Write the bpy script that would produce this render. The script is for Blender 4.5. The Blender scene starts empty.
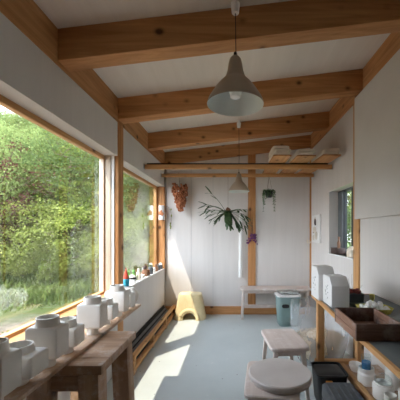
import bpy, bmesh, math, random
from mathutils import Vector, Matrix, Euler, noise
random.seed(7)
PI = math.pi
C = bpy.context.scene.collection
scn = bpy.context.scene

# ------------------------------------------------------------------ materials
def srgb(r, g, b):
    f = lambda c: (c/255/12.92) if c/255 <= .04045 else ((c/255+.055)/1.055)**2.4
    return (f(r), f(g), f(b), 1)

def base_mat(name, rough=.6, spec=.3):
    m = bpy.data.materials.new(name); m.use_nodes = True
    nt = m.node_tree; b = nt.nodes['Principled BSDF']
    b.inputs['Roughness'].default_value = rough
    b.inputs['Specular IOR Level'].default_value = spec
    return m, nt, b

def N(nt, t, **kw):
    n = nt.nodes.new(t)
    for k, v in kw.items():
        if k in n.inputs: n.inputs[k].default_value = v
        else: setattr(n, k, v)
    return n

def ramp(nt, stops):
    r = nt.nodes.new('ShaderNodeValToRGB'); e = r.color_ramp.elements
    e[0].position, e[0].color = stops[0]; e[1].position, e[1].color = stops[-1]
    for p, c in stops[1:-1]:
        x = e.new(p); x.color = c
    return r

def mixc(nt, fac, a, b, mode='MIX'):
    m = nt.nodes.new('ShaderNodeMix'); m.data_type = 'RGBA'; m.blend_type = mode
    for sock, v in ((m.inputs[0], fac), (m.inputs[6], a), (m.inputs[7], b)):
        if isinstance(v, (int, float, tuple)): sock.default_value = v
        else: nt.links.new(v, sock)
    return m.outputs[2]

def coords(nt, scale, loc=(0, 0, 0)):
    tc = nt.nodes.new('ShaderNodeTexCoord'); mp = nt.nodes.new('ShaderNodeMapping')
    mp.inputs['Scale'].default_value = scale; mp.inputs['Location'].default_value = loc
    nt.links.new(tc.outputs['Object'], mp.inputs['Vector'])
    return mp.outputs[0]

def bump(nt, b, h, strength=.2, dist=.01):
    bp = N(nt, 'ShaderNodeBump', Strength=strength, Distance=dist)
    nt.links.new(h, bp.inputs['Height']); nt.links.new(bp.outputs[0], b.inputs['Normal'])

def wood(name, dark, light, axis=0, across=22, along=1.3, knots=True, rough=.6, dust=None, knotscale=2.2, spec=.25, patch=.16):
    m, nt, b = base_mat(name, rough, spec)
    s = [across]*3; s[axis] = along
    v = coords(nt, s, (random.random()*9, random.random()*9, random.random()*9))
    n1 = N(nt, 'ShaderNodeTexNoise', Scale=1.0, Detail=5, Roughness=.6, Distortion=.8)
    nt.links.new(v, n1.inputs['Vector'])
    r = ramp(nt, [(.32, dark), (.68, light)]); nt.links.new(n1.outputs[0], r.inputs[0])
    col = r.outputs[0]
    s2 = [3.0]*3; s2[axis] = .5
    v2 = coords(nt, s2); n2 = N(nt, 'ShaderNodeTexNoise', Scale=1.0, Detail=2)
    nt.links.new(v2, n2.inputs['Vector'])
    r2 = ramp(nt, [(.35, (1-patch, 1-patch, 1-patch, 1)), (.65, (1+patch*.5,)*3+(1,))]); nt.links.new(n2.outputs[0], r2.inputs[0])
    col = mixc(nt, 1.0, col, r2.outputs[0], 'MULTIPLY')
    if knots:
        s3 = [knotscale*2.9]*3; s3[axis] = knotscale*2.2
        v3 = coords(nt, s3, (3.1, 1.7, 5.3)); vo = N(nt, 'ShaderNodeTexVoronoi', Scale=1.0)
        nt.links.new(v3, vo.inputs['Vector'])
        r3 = ramp(nt, [(.0, (1, 1, 1, 1)), (.08, (.95, .95, .95, 1)), (.15, (.25, .25, .25, 1)), (.22, (0, 0, 0, 1))]); nt.links.new(vo.outputs['Distance'], r3.inputs[0])
        kd = tuple(c*.22 for c in dark[:3])+(1,)
        col = mixc(nt, r3.outputs[0], col, kd)
    if dust:
        v4 = coords(nt, (9, 9, 9)); n4 = N(nt, 'ShaderNodeTexNoise', Scale=1.0, Detail=8, Roughness=.75)
        nt.links.new(v4, n4.inputs['Vector'])
        r4 = ramp(nt, [(.5, (0, 0, 0, 1)), (.68, (.75, .75, .75, 1))]); nt.links.new(n4.outputs[0], r4.inputs[0])
        col = mixc(nt, r4.outputs[0], col, dust)
    nt.links.new(col, b.inputs['Base Color'])
    bump(nt, b, n1.outputs[0], .15, .004)
    return m

def noisy(name, c1, c2, scale=8, rough=.6, detail=5, bstr=.1, bdist=.003, stretch=(1, 1, 1), lo=.35, hi=.65, spec=.3, metal=0):
    m, nt, b = base_mat(name, rough, spec)
    b.inputs['Metallic'].default_value = metal
    v = coords(nt, tuple(scale*s for s in stretch)); n = N(nt, 'ShaderNodeTexNoise', Scale=1.0, Detail=detail, Roughness=.6)
    nt.links.new(v, n.inputs['Vector'])
    r = ramp(nt, [(lo, c1), (hi, c2)]); nt.links.new(n.outputs[0], r.inputs[0])
    nt.links.new(r.outputs[0], b.inputs['Base Color'])
    if bstr: bump(nt, b, n.outputs[0], bstr, bdist)
    return m

BD, BL = (.42, .19, .07, 1), (.64, .335, .145, 1)
M = {}
for ax, nm in enumerate('xyz'):
    M['beam_'+nm] = wood('beam wood '+nm, BD, BL, ax)
    M['pine_'+nm] = wood('pine '+nm, (.5, .25, .095, 1), (.66, .38, .17, 1), ax)
    M['oldwood_'+nm] = wood('aged wood '+nm, (.33, .195, .12, 1), (.54, .36, .235, 1), ax, rough=.65, patch=.1, dust=(.62, .54, .47, 1), knotscale=1.4)
    M['stool_'+nm] = wood('dusty pale wood '+nm, (.60, .49, .43, 1), (.69, .585, .52, 1), ax, knots=False, rough=.7, patch=.06, dust=(.74, .69, .66, 1))
    M['palewood_'+nm] = wood('pale frame wood '+nm, (.72, .58, .44, 1), (.84, .71, .57, 1), ax, knots=False)
    M['wallwood_'+nm] = wood('whitewashed board '+nm, (.665, .63, .60, 1), (.70, .665, .635, 1), ax, across=14, along=.8, knots=False, rough=.8, spec=.1, patch=.03)
M['ceilwood'] = wood('whitewashed ceiling board', (.74, .68, .61, 1), (.79, .73, .66, 1), 1, across=10, along=.7, knots=False, rough=.85, spec=.1, patch=.03)
M['plaster'] = noisy('white plaster', (.62, .59, .56, 1), (.655, .625, .595, 1), 3, .9, bstr=.05, spec=.1)
M['whitepaint'] = noisy('white paint', (.78, .77, .75, 1), (.84, .83, .81, 1), 5, .6, bstr=0)
M['ceramic'] = noisy('unglazed white clay', (.79, .75, .69, 1), (.85, .815, .76, 1), 6, .75, bstr=.04, spec=.2)
M['ceramic_in'] = noisy('raw clay grey', (.50, .45, .38, 1), (.6, .55, .48, 1), 9, .9, bstr=.1, spec=.1)
M['porcelain'] = noisy('grey white plastic', (.74, .73, .72, 1), (.78, .77, .76, 1), 3, .45, bstr=0)
M['shade'] = noisy('champagne metal', (.42, .37, .30, 1), (.46, .41, .34, 1), 4, .34, bstr=0, spec=.5, metal=.5)
M['shade_in'] = noisy('lamp inner white', (.62, .66, .64, 1), (.7, .73, .7, 1), 4, .5, bstr=0)
M['black'] = noisy('black plastic', (.012, .012, .013, 1), (.03, .03, .03, 1), 9, .45)
M['rod'] = noisy('black rod', (.010, .010, .010, 1), (.025, .024, .024, 1), 9, .7, spec=.15)
M['greyrod'] = noisy('grey rod', (.10, .10, .10, 1), (.18, .175, .17, 1), 9, .6)
M['case'] = noisy('dark grey case', (.085, .095, .105, 1), (.13, .14, .15, 1), 14, .5)
M['orange'] = noisy('orange plastic', (.7, .25, .03, 1), (.8, .32, .05, 1), 9, .5)
M['bulb'] = noisy('opal glass', (.9, .9, .88, 1), (.95, .95, .93, 1), 3, .2, bstr=0)
M['teal'] = noisy('sage green plastic', (.21, .30, .29, 1), (.26, .35, .34, 1), 6, .5)
M['cream'] = noisy('cream plastic', (.74, .59, .32, 1), (.81, .68, .41, 1), 5, .45)
M['slate'] = noisy('dark slate board', (.08, .09, .09, 1), (.20, .22, .22, 1), 3.5, .55, detail=9, lo=.3, hi=.75)
M['alu'] = noisy('grey aluminium', (.14, .15, .16, 1), (.2, .21, .22, 1), 5, .4, metal=.4)
M['darkalu'] = noisy('dark aluminium', (.02, .024, .03, 1), (.04, .045, .05, 1), 5, .4)
M['steel'] = noisy('bracket steel', (.35, .36, .37, 1), (.5, .5, .5, 1), 5, .35, metal=.8)
M['slab'] = noisy('cream plaster slab', (.62, .56, .47, 1), (.75, .69, .6, 1), 5, .85)
M['terracotta'] = noisy('terracotta', (.45, .17, .08, 1), (.6, .25, .12, 1), 9, .8)
M['rust_flower'] = noisy('rust dried petals', (.30, .10, .045, 1), (.56, .24, .12, 1), 30, .9, bstr=0)
M['stem'] = noisy('brown stem', (.12, .07, .035, 1), (.24, .15, .08, 1), 20, .8)
M['purple'] = noisy('purple petals', (.055, .02, .13, 1), (.24, .06, .17, 1), 40, .8, bstr=0)
M['redflower'] = noisy('dried red petals', (.16, .03, .04, 1), (.36, .08, .08, 1), 50, .8, bstr=0)
M['greenleaf'] = noisy('dark green frond', (.035, .07, .03, 1), (.09, .15, .06, 1), 12, .5, bstr=0)
M['trail'] = noisy('trailing green leaf', (.03, .07, .02, 1), (.10, .18, .05, 1), 25, .6, bstr=0)
M['yellow'] = noisy('yellow glass', (.8, .76, .25, 1), (.88, .84, .35, 1), 6, .2, bstr=0)
M['yellowmesh'] = noisy('yellow woven basket', (.42, .38, .05, 1), (.66, .6, .16, 1), 60, .7)
M['blue'] = noisy('turquoise glaze', (.03, .33, .5, 1), (.06, .45, .62, 1), 9, .3, bstr=0)
M['red'] = noisy('red glaze', (.55, .07, .04, 1), (.68, .12, .08, 1), 9, .4, bstr=0)
M['bluepaint'] = noisy('blue liquid', (.06, .22, .45, 1), (.10, .30, .55, 1), 9, .2, bstr=0)
M['brownclay'] = noisy('brown clay', (.17, .08, .045, 1), (.3, .16, .09, 1), 18, .6)
M['darkbrown'] = noisy('dark brown figure', (.04, .025, .02, 1), (.10, .06, .05, 1), 18, .5)
M['charcoal'] = noisy('charcoal glaze', (.06, .065, .07, 1), (.12, .13, .13, 1), 18, .5)
M['ivory'] = noisy('ivory figure', (.75, .66, .52, 1), (.85, .78, .66, 1), 9, .5, bstr=0)
M['cratewood'] = wood('dark crate wood', (.085, .045, .032, 1), (.20, .115, .08, 1), 0, across=26, along=2, rough=.6, dust=(.3, .25, .23, 1))
M['cratewood_lit_y'] = wood('lit crate wood y', (.24, .12, .08, 1), (.44, .25, .17, 1), 1, across=26, along=2, rough=.6, dust=(.4, .34, .31, 1))  # lighter copy of the crate wood, light on the sides put into the colour
M['roundboard'] = noisy('pinkish grey board', (.56, .50, .46, 1), (.62, .56, .52, 1), 5, .8)
M['greenglass'] = noisy('green glass', (.12, .32, .08, 1), (.25, .45, .15, 1), 9, .15, bstr=0)
M['straw'] = noisy('wood shavings', (.52, .39, .25, 1), (.76, .62, .45, 1), 40, .9, bstr=0)

def concrete():
    m, nt, b = base_mat('grey concrete floor', .55, .35)
    v = coords(nt, (1.3, 1.3, 1.3)); n = N(nt, 'ShaderNodeTexNoise', Scale=1.0, Detail=8, Roughness=.65)
    nt.links.new(v, n.inputs['Vector'])
    r = ramp(nt, [(.3, (.42, .455, .44, 1)), (.7, (.51, .54, .52, 1))]); nt.links.new(n.outputs[0], r.inputs[0])
    v2 = coords(nt, (11, 11, 11)); n2 = N(nt, 'ShaderNodeTexNoise', Scale=1.0, Detail=3, Roughness=.6)
    nt.links.new(v2, n2.inputs['Vector'])
    r2 = ramp(nt, [(.69, (0, 0, 0, 1)), (.73, (.55, .55, .55, 1))]); nt.links.new(n2.outputs[0], r2.inputs[0])
    c = mixc(nt, r2.outputs[0], r.outputs[0], (.58, .59, .57, 1))
    v3 = coords(nt, (7, 7, 7), (4, 2, 1)); vo = N(nt, 'ShaderNodeTexVoronoi', Scale=1.0); nt.links.new(v3, vo.inputs['Vector'])
    r3 = ramp(nt, [(.03, (1, 1, 1, 1)), (.05, (0, 0, 0, 1))]); nt.links.new(vo.outputs['Distance'], r3.inputs[0])
    c = mixc(nt, r3.outputs[0], c, (.16, .15, .14, 1))
    nt.links.new(c, b.inputs['Base Color'])
    r4 = ramp(nt, [(.3, (.42,)*3+(1,)), (.7, (.62,)*3+(1,))]); nt.links.new(n.outputs[0], r4.inputs[0]); nt.links.new(r4.outputs[0], b.inputs['Roughness'])
    bump(nt, b, n2.outputs[0], .05, .003)
    return m
M['concrete'] = concrete()

def glass(name, tint=(1, 1, 1, 1), rough=0.0, ior=1.5, extra=1.0):
    m = bpy.data.materials.new(name); m.use_nodes = True; nt = m.node_tree
    nt.nodes.remove(nt.nodes['Principled BSDF']); out = nt.nodes['Material Output']
    tr = N(nt, 'ShaderNodeBsdfTransparent', Color=tint); gl = N(nt, 'ShaderNodeBsdfGlossy', Roughness=rough)
    fr = N(nt, 'ShaderNodeLayerWeight', Blend=.5); mx = nt.nodes.new('ShaderNodeMixShader')
    pw = N(nt, 'ShaderNodeMath', operation='POWER'); pw.inputs[1].default_value = 5; nt.links.new(fr.outputs['Facing'], pw.inputs[0])
    mu = N(nt, 'ShaderNodeMath', operation='MULTIPLY_ADD'); mu.inputs[1].default_value = .96*extra; mu.inputs[2].default_value = .04*extra; mu.use_clamp = True
    nt.links.new(pw.outputs[0], mu.inputs[0]); nt.links.new(mu.outputs[0], mx.inputs[0])
    nt.links.new(tr.outputs[0], mx.inputs[1]); nt.links.new(gl.outputs[0], mx.inputs[2]); nt.links.new(mx.outputs[0], out.inputs[0])
    return m
M['glass'] = glass('window glass', (.97, .98, .97, 1), 0.0, 1.5, 2.0)
M['clear'] = glass('clear glass', (.9, .93, .93, 1), .02, 1.45)

def plastic_bag():
    m = bpy.data.materials.new('clear plastic film'); m.use_nodes = True; nt = m.node_tree
    b = nt.nodes['Principled BSDF']; b.inputs['Base Color'].default_value = (.88, .90, .92, 1); b.inputs['Roughness'].default_value = .3
    tr = N(nt, 'ShaderNodeBsdfTransparent', Color=(.95, .96, .97, 1)); mx = nt.nodes.new('ShaderNodeMixShader')
    v = coords(nt, (5, 5, 2.2)); n = N(nt, 'ShaderNodeTexNoise', Scale=1.0, Detail=3, Distortion=.6); nt.links.new(v, n.inputs['Vector'])
    r = ramp(nt, [(.35, (.14, .14, .14, 1)), (.7, (.36, .36, .36, 1))]); nt.links.new(n.outputs[0], r.inputs[0])
    nt.links.new(r.outputs[0], mx.inputs[0]); nt.links.new(tr.outputs[0], mx.inputs[1]); nt.links.new(b.outputs[0], mx.inputs[2])
    nt.links.new(mx.outputs[0], nt.nodes['Material Output'].inputs[0])
    bump(nt, b, n.outputs[0], .3, .01)
    return m
M['bag'] = plastic_bag()

def leafmat(name, c1, c2, trans=.45, scale=.9):
    m = bpy.data.materials.new(name); m.use_nodes = True; nt = m.node_tree
    nt.nodes.remove(nt.nodes['Principled BSDF']); out = nt.nodes['Material Output']
    oi = nt.nodes.new('ShaderNodeObjectInfo'); geo = nt.nodes.new('ShaderNodeNewGeometry')
    v = coords(nt, (scale,)*3); n = N(nt, 'ShaderNodeTexNoise', Scale=1.0, Detail=3); nt.links.new(v, n.inputs['Vector'])
    ad = N(nt, 'ShaderNodeMath', operation='ADD'); nt.links.new(n.outputs[0], ad.inputs[0])
    ml = N(nt, 'ShaderNodeMath', operation='MULTIPLY_ADD'); nt.links.new(oi.outputs['Random'], ml.inputs[0]); ml.inputs[1].default_value = .5; ml.inputs[2].default_value = -.25
    nt.links.new(ml.outputs[0], ad.inputs[1])
    ad2 = N(nt, 'ShaderNodeMath', operation='MULTIPLY_ADD'); nt.links.new(geo.outputs['Random Per Island'], ad2.inputs[0]); ad2.inputs[1].default_value = .35
    nt.links.new(ad.outputs[0], ad2.inputs[2])
    r = ramp(nt, [(.3, c1), (.95, c2)]); nt.links.new(ad2.outputs[0], r.inputs[0])
    d = nt.nodes.new('ShaderNodeBsdfDiffuse'); t = nt.nodes.new('ShaderNodeBsdfTranslucent'); mx = N(nt, 'ShaderNodeMixShader'); mx.inputs[0].default_value = trans
    nt.links.new(r.outputs[0], d.inputs[0]); nt.links.new(r.outputs[0], t.inputs[0])
    nt.links.new(d.outputs[0], mx.inputs[1]); nt.links.new(t.outputs[0], mx.inputs[2]); nt.links.new(mx.outputs[0], out.inputs[0])
    return m
LK = .72
def lc(r, g, b): return (r*LK, g*LK, b*LK, 1)
M['leaf_a'] = leafmat('bright bamboo leaf', lc(.13, .185, .06), lc(.37, .46, .17))
M['leaf_b'] = leafmat('mid green leaf', lc(.07, .115, .04), lc(.23, .32, .12))
M['leaf_c'] = leafmat('yellow green leaf', lc(.20, .27, .05), lc(.50, .56, .16))
M['leaf_r'] = leafmat('copper leaf', lc(.05, .02, .018), lc(.17, .08, .065))
M['grassblade'] = leafmat('weed blade', lc(.07, .115, .03), lc(.23, .28, .09), .4, 2)
M['bark'] = noisy('bark', (.07, .05, .035, 1), (.15, .11, .08, 1), 12, .9)
M['hill'] = noisy('leafy hillside soil', (.05, .085, .025, 1), (.13, .19, .06, 1), 2.5, .95, detail=8)
M['gravel'] = noisy('sandy gravel', (.27, .235, .19, 1), (.55, .50, .42, 1), 6, .95, detail=12, bstr=.6, bdist=.02)

# ------------------------------------------------------------------ mesh helpers
def nb(): return bmesh.new()

def box(bm, x0, x1, y0, y1, z0, z1, bev=0.0, seg=2, mat=None):
    vs = [bm.verts.new((x, y, z)) for x in (x0, x1) for y in (y0, y1) for z in (z0, z1)]
    q = [(0, 1, 3, 2), (4, 6, 7, 5), (0, 4, 5, 1), (2, 3, 7, 6), (0, 2, 6, 4), (1, 5, 7, 3)]
    fs = [bm.faces.new([vs[i] for i in f]) for f in q]
    if mat is not None:
        for v in vs: v.co = mat @ v.co
    if bev > 0:
        es = list({e for f in fs for e in f.edges})
        bmesh.ops.bevel(bm, geom=es, offset=bev, segments=seg, affect='EDGES', profile=.5)

def hexa(bm, b4, t4, bev=0):
    """bottom quad and top quad (same winding) -> solid"""
    v = [bm.verts.new(p) for p in list(b4)+list(t4)]
    fs = [bm.faces.new([v[3], v[2], v[1], v[0]]), bm.faces.new(v[4:8])]
    for i in range(4):
        j = (i+1) % 4
        fs.append(bm.faces.new([v[i], v[j], v[4+j], v[4+i]]))
    if bev > 0:
        es = list({e for f in fs for e in f.edges})
        bmesh.ops.bevel(bm, geom=es, offset=bev, segments=2, affect='EDGES', profile=.5)

def loft(bm, rings, n=48, cap0=True, cap1=True, mat=None, mi=0):
    """rings: (z, a, b, exponent[, cx, cy]) super-ellipse sections"""
    prev = None; first = None
    for r in rings:
        z, a, b, e = r[:4]; cx, cy = (r[4], r[5]) if len(r) > 4 else (0, 0)
        cur = []
        for i in range(n):
            t = 2*PI*(i+.5)/n; c, s = math.cos(t), math.sin(t)
            p = Vector((cx+a*math.copysign(abs(c)**(2/e), c), cy+b*math.copysign(abs(s)**(2/e), s), z))
            cur.append(bm.verts.new(mat @ p if mat is not None else p))
        if prev:
            for i in range(n):
                j = (i+1) % n
                f = bm.faces.new([prev[i], prev[j], cur[j], cur[i]]); f.smooth = True; f.material_index = mi
        else: first = cur
        prev = cur
    if cap0: bm.faces.new(first[::-1]).material_index = mi
    if cap1: bm.faces.new(prev).material_index = mi

def tube(bm, pts, r, n=8, r1=None, caps=True):
    pts = [Vector(p) for p in pts]; prev = None; m = len(pts)
    for k, p in enumerate(pts):
        d = (pts[min(k+1, m-1)]-pts[max(k-1, 0)]).normalized()
        u = d.cross(Vector((0, 0, 1)) if abs(d.z) < .95 else Vector((1, 0, 0))).normalized(); w = d.cross(u)
        rr = r if r1 is None else r+(r1-r)*k/(m-1)
        cur = [bm.verts.new(p+rr*(math.cos(2*PI*i/n)*u+math.sin(2*PI*i/n)*w)) for i in range(n)]
        if prev:
            for i in range(n):
                j = (i+1) % n; f = bm.faces.new([prev[i], prev[j], cur[j], cur[i]]); f.smooth = True
        elif caps: bm.faces.new(cur[::-1])
        prev = cur
    if caps: bm.faces.new(prev)

def ball(bm, c, r, sub=2, sq=(1, 1, 1), rough=0.0):
    res = bmesh.ops.create_icosphere(bm, subdivisions=sub, radius=1)
    c = Vector(c)
    for v in res['verts']:
        k = 1+rough*noise.noise(v.co*2+c*13)
        v.co = Vector((v.co.x*sq[0]*r*k, v.co.y*sq[1]*r*k, v.co.z*sq[2]*r*k))+c
        for f in v.link_faces: f.smooth = True

def obj(name, bm, mats, parent=None, sharp=35, recalc=True):
    if recalc: bmesh.ops.recalc_face_normals(bm, faces=bm.faces)
    me = bpy.data.meshes.new(name); bm.to_mesh(me); bm.free()
    if sharp: me.set_sharp_from_angle(angle=math.radians(sharp))
    for m in (mats if isinstance(mats, (list, tuple)) else [mats]): me.materials.append(m)
    o = bpy.data.objects.new(name, me); C.objects.link(o)
    if parent is not None: o.parent = parent
    return o

def tag(o, label, cat=None, group=None, kind=None):
    o['label'] = label
    if cat: o['category'] = cat
    if group: o['group'] = group
    if kind: o['kind'] = kind
    return o

def thing(name, label, cat, loc=(0, 0, 0), rz=0, group=None):
    o = bpy.data.objects.new(name, None); C.objects.link(o); o.location = loc; o.rotation_euler = (0, 0, rz)
    o.empty_display_size = .05
    return tag(o, label, cat, group)

def single(name, bm, mat, label, cat, loc=(0, 0, 0), rz=0, group=None, sharp=35):
    o = obj(name, bm, mat, None, sharp); o.location = loc; o.rotation_euler = (0, 0, rz)
    return tag(o, label, cat, group)

def struct(name, bm, mat, label=None, parent=None):
    o = obj(name, bm, mat, parent)
    o['kind'] = 'structure'
    if label: o['label'] = label
    return o

def copy_tree(o, parent=None):
    c = o.copy(); C.objects.link(c)
    if parent is not None: c.parent = parent
    for ch in list(o.children): copy_tree(ch, c)
    return c

def dup(src, label, loc, rz=None, group=None):
    c = copy_tree(src); c['label'] = label; c.location = loc
    if rz is not None: c.rotation_euler = (0, 0, rz)
    if group: c['group'] = group
    return c

# ------------------------------------------------------------------ room shell
XL, XR, YB, YN = -1.05, 1.174, 4.42, -1.6
ceilz = lambda x: 2.455+.12*(x-XL)
bm = nb(); box(bm, -1.2, 1.37, YN-.1, YB+.15, -.12, 0); struct('floor', bm, M['concrete'], 'grey concrete floor with white specks')
bm = nb()
for (xa, xb, ya, yb) in ((-1.2, 1.42, YN-.1, YB+.15),):
    hexa(bm, [(xa, ya, ceilz(xa)), (xb, ya, ceilz(xb)), (xb, yb, ceilz(xb)), (xa, yb, ceilz(xa))],
         [(xa, ya, ceilz(xa)+.08), (xb, ya, ceilz(xb)+.08), (xb, yb, ceilz(xb)+.08), (xa, yb, ceilz(xa)+.08)])
struct('ceiling', bm, M['ceilwood'], 'sloping whitewashed board ceiling')
# left wall, two window openings
W1A, W1B, W2A, W2B, SZ, HZ = 1.10, 2.60, 2.735, 4.385, .69, 1.935
bm = nb()
box(bm, -1.2, XL, YN, YB, 0, SZ)
box(bm, -1.2, XL, YN, YB, HZ, 2.24)
box(bm, -1.2, XL, YN, W1A, SZ, HZ)
box(bm, -1.2, -1.17, W1B, W2A, SZ, HZ)
box(bm, -1.2, -1.17, YN, YB+.1, 2.24, ceilz(-1.2)+.002)
box(bm, -1.2, XL, YB-.03, YB+.1, 0, 2.24)
struct('wall_left', bm, M['wallwood_z'], 'white streaked board wall with two large window openings')
bm = nb(); box(bm, XL-.14, XR+.2, YB, YB+.12, 0, 2.8); struct('wall_back', bm, M['wallwood_z'], 'white board wall at the far end')
bm = nb(); box(bm, XL-.14, XR+.2, YN-.1, YN, 0, 2.8); struct('wall_front', bm, M['oldwood_z'], 'dark wooden wall behind the camera')
R1A, R1B, RZ0, RZ1 = 2.84, 3.58, .99, 1.745
bm = nb()
box(bm, XR, XR+.16, YN, R1A, 0, 2.8); box(bm, XR, XR+.16, R1B, YB, 0, 2.8)
box(bm, XR, XR+.16, R1A, R1B, 0, RZ0); box(bm, XR, XR+.16, R1A, R1B, RZ1, 2.8)
struct('wall_right', bm, M['wallwood_z'], 'white board wall on the right with a small window')
bm = nb(); box(bm, 1.13, XR, YN, 2.72, 1.37, 2.50); struct('trim_upper_panel', bm, M['plaster'], 'plain white upper wall panel standing proud of the right wall').name = 'trim_1'
bm = nb(); box(bm, XL, XR, YB-.022, YB, .0, .12); struct('baseboard_back', bm, M['beam_x'], 'orange wood baseboard along the far wall')
tn = [2]
def trim(bm, mat, label):
    o = struct('trim_%d' % tn[0], bm, mat, label); tn[0] += 1; return o
# top plates
bm = nb(); box(bm, -1.17, -1.045, YN, YB, 2.24, 2.465); trim(bm, M['beam_y'], 'long wooden top plate over the left windows')
bm = nb(); box(bm, 1.16, 1.30, YN, YB, 2.497, 2.76); trim(bm, M['beam_y'], 'long wooden top plate over the right wall')
for i, (y0, nm) in enumerate(((1.72, 'nearest heavy knotty ceiling beam'), (2.612, 'second knotty ceiling beam from the camera'), (3.53, 'third knotty ceiling beam from the camera'), (4.385, 'farthest ceiling beam on the end wall'))):
    bm = nb(); xa, xb = -1.06, 1.165; y1 = y0+.122 if i < 3 else YB+.02
    zt = lambda x: ceilz(x)+.003
    zb = lambda x: ceilz(x)-.188
    hexa(bm, [(xa, y0, zb(xa)), (xb, y0, zb(xb)), (xb, y1, zb(xb)), (xa, y1, zb(xa))], [(xa, y0, zt(xa)), (xb, y0, zt(xb)), (xb, y1, zt(xb)), (xa, y1, zt(xa))], .003)
    trim(bm, M['beam_x'], nm)
# posts
bm = nb(); box(bm, -1.17, -1.043, 2.615, 2.735, 0, 2.24, .002); trim(bm, M['beam_z'], 'wooden post between the two left windows')
bm = nb(); box(bm, -1.17, XL+.002, 4.375, 4.42, SZ, HZ, .002); trim(bm, M['beam_z'], 'wooden corner post beside the second window')
bm = nb(); box(bm, .213, .328, YB-.02, YB+.01, .12, 2.6, .002); trim(bm, M['beam_z'], 'wooden post in the end wall')
bm = nb(); box(bm, 1.158, XR+.03, 2.70, 2.82, 0, 2.5, .002); trim(bm, M['pine_z'], 'wooden post on the right wall beside the small window')
bm = nb(); box(bm, 1.152, XR, YB-.02, YB+.005, .12, 2.5); trim(bm, M['beam_z'], 'thin wooden strip in the right far corner')
bm = nb(); box(bm, -1.165, -1.105, 2.598, 2.6149, SZ, HZ, .002); trim(bm, M['palewood_z'], 'added pale board over the window post face, sunlight put into its colour')  # added board, its pale tone paints the sunlight on the post face
bm = nb(); box(bm, -1.1995, -1.1615, 2.583, 2.5868, SZ+.03, HZ-.035, .002); trim(bm, M['palewood_z'], 'pale outer jamb strip of the big window')
bm = nb(); box(bm, -1.10, -1.078, 2.604, 2.6149, SZ, HZ); trim(bm, M['whitepaint'], 'narrow white strip on the window post')
for x in (-.65, -.32):
    bm = nb(); box(bm, x-.0015, x+.0015, YB-.002, YB+.002, .12, 2.5); trim(bm, M['steel'], 'hairline joint between the end wall boards')
# windows
def window(n, ya, yb, label):
    bm = nb()
    x0, x1 = -1.2, -1.16; zt, zb = 1.90, .72
    box(bm, x0, x1, ya, ya+.035, zb, zt, .002); box(bm, x0, x1, yb-(.013 if n == 1 else .04), yb, zb, zt, .002)
    box(bm, x0, x1, ya, yb, zt, HZ, .002); box(bm, x0, x1, ya, yb, SZ, zb, .002)
    w = struct('window_%d' % n, bm, M['pine_y'], label)
    bm = nb(); box(bm, -1.168, -1.162, ya+.03, yb-(.01 if n == 1 else .035), zb-.005, zt+.005)
    obj('window_pane', bm, M['glass'], w)
    bm = nb(); box(bm, -1.16, -1.048, ya, yb, SZ, SZ+.012, .002); obj('window_sill', bm, M['pine_y'] if n == 1 else M['whitepaint'], w)
    return w
window(1, W1A, W1B, 'large fixed window looking onto the wooded hillside')
window(2, W2A, W2B-.01, 'second window nearer the end wall, figurines on its sill')
# right small window
bm = nb(); XW = XR+.11
box(bm, XW, XW+.045, R1A, R1B, RZ0, RZ0+.03); box(bm, XW, XW+.045, R1A, R1B, RZ1-.03, RZ1)
box(bm, XW, XW+.045, R1A, R1A+.03, RZ0, RZ1); box(bm, XW, XW+.045, R1B-.035, R1B, RZ0, RZ1)
w3 = struct('window_3', bm, M['alu'], 'small grey aluminium sliding window in the right wall')
bm = nb()
for y in (3.36, 3.12):
    box(bm, XW-.012, XW+.02, y-.02, y+.02, RZ0+.02, RZ1-.02)
obj('window_sash', bm, M['darkalu'], w3)
bm = nb(); box(bm, XW+.02, XW+.025, R1A+.02, R1B-.02, RZ0+.02, RZ1-.02); obj('window_pane', bm, M['glass'], w3)
bm = nb(); box(bm, XW-.005, XW+.02, 3.42, R1B-.035, RZ0+.02, RZ1-.02); obj('blue_grey_blind', bm, M['alu'], w3)
bm = nb(); box(bm, XR-.012, XW+.002, R1A, R1B+.01, RZ0-.012, RZ0); obj('window_sill', bm, M['whitepaint'], w3)

# ------------------------------------------------------------------ rails under the beams
def rail(name, y, z0, z1, label, rod):
    t = thing(name, label, 'rail', (0, y, z0), 0, 'horizontal storage rails')
    bm = nb(); box(bm, XL+.008, 1.145, -.02, .02, 0, z1-z0, .003); obj('rail_bar', bm, M['pine_x'], t)
    for x in (XL+.003, 1.149):
        bm = nb(); box(bm, x-.004, x+.004, -.026, .026, -.006, z1-z0+.006, .001); obj('bracket', bm, M['steel'], t)
    if rod:
        bm = nb(); tube(bm, [(XL+.03, .0, z1-z0+.0095), (1.10, .0, z1-z0+.0095)], .009); obj('black_rod', bm, M['rod'], t)
    return t
rail('storage_rail', 3.40, 1.988, 2.038, 'nearer of the two pine rails under the beams, black rod along its top', True)
rail('storage_rail', 4.18, 2.043, 2.09, 'farther and higher of the two pine rails, plants hanging from it', False)
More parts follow.
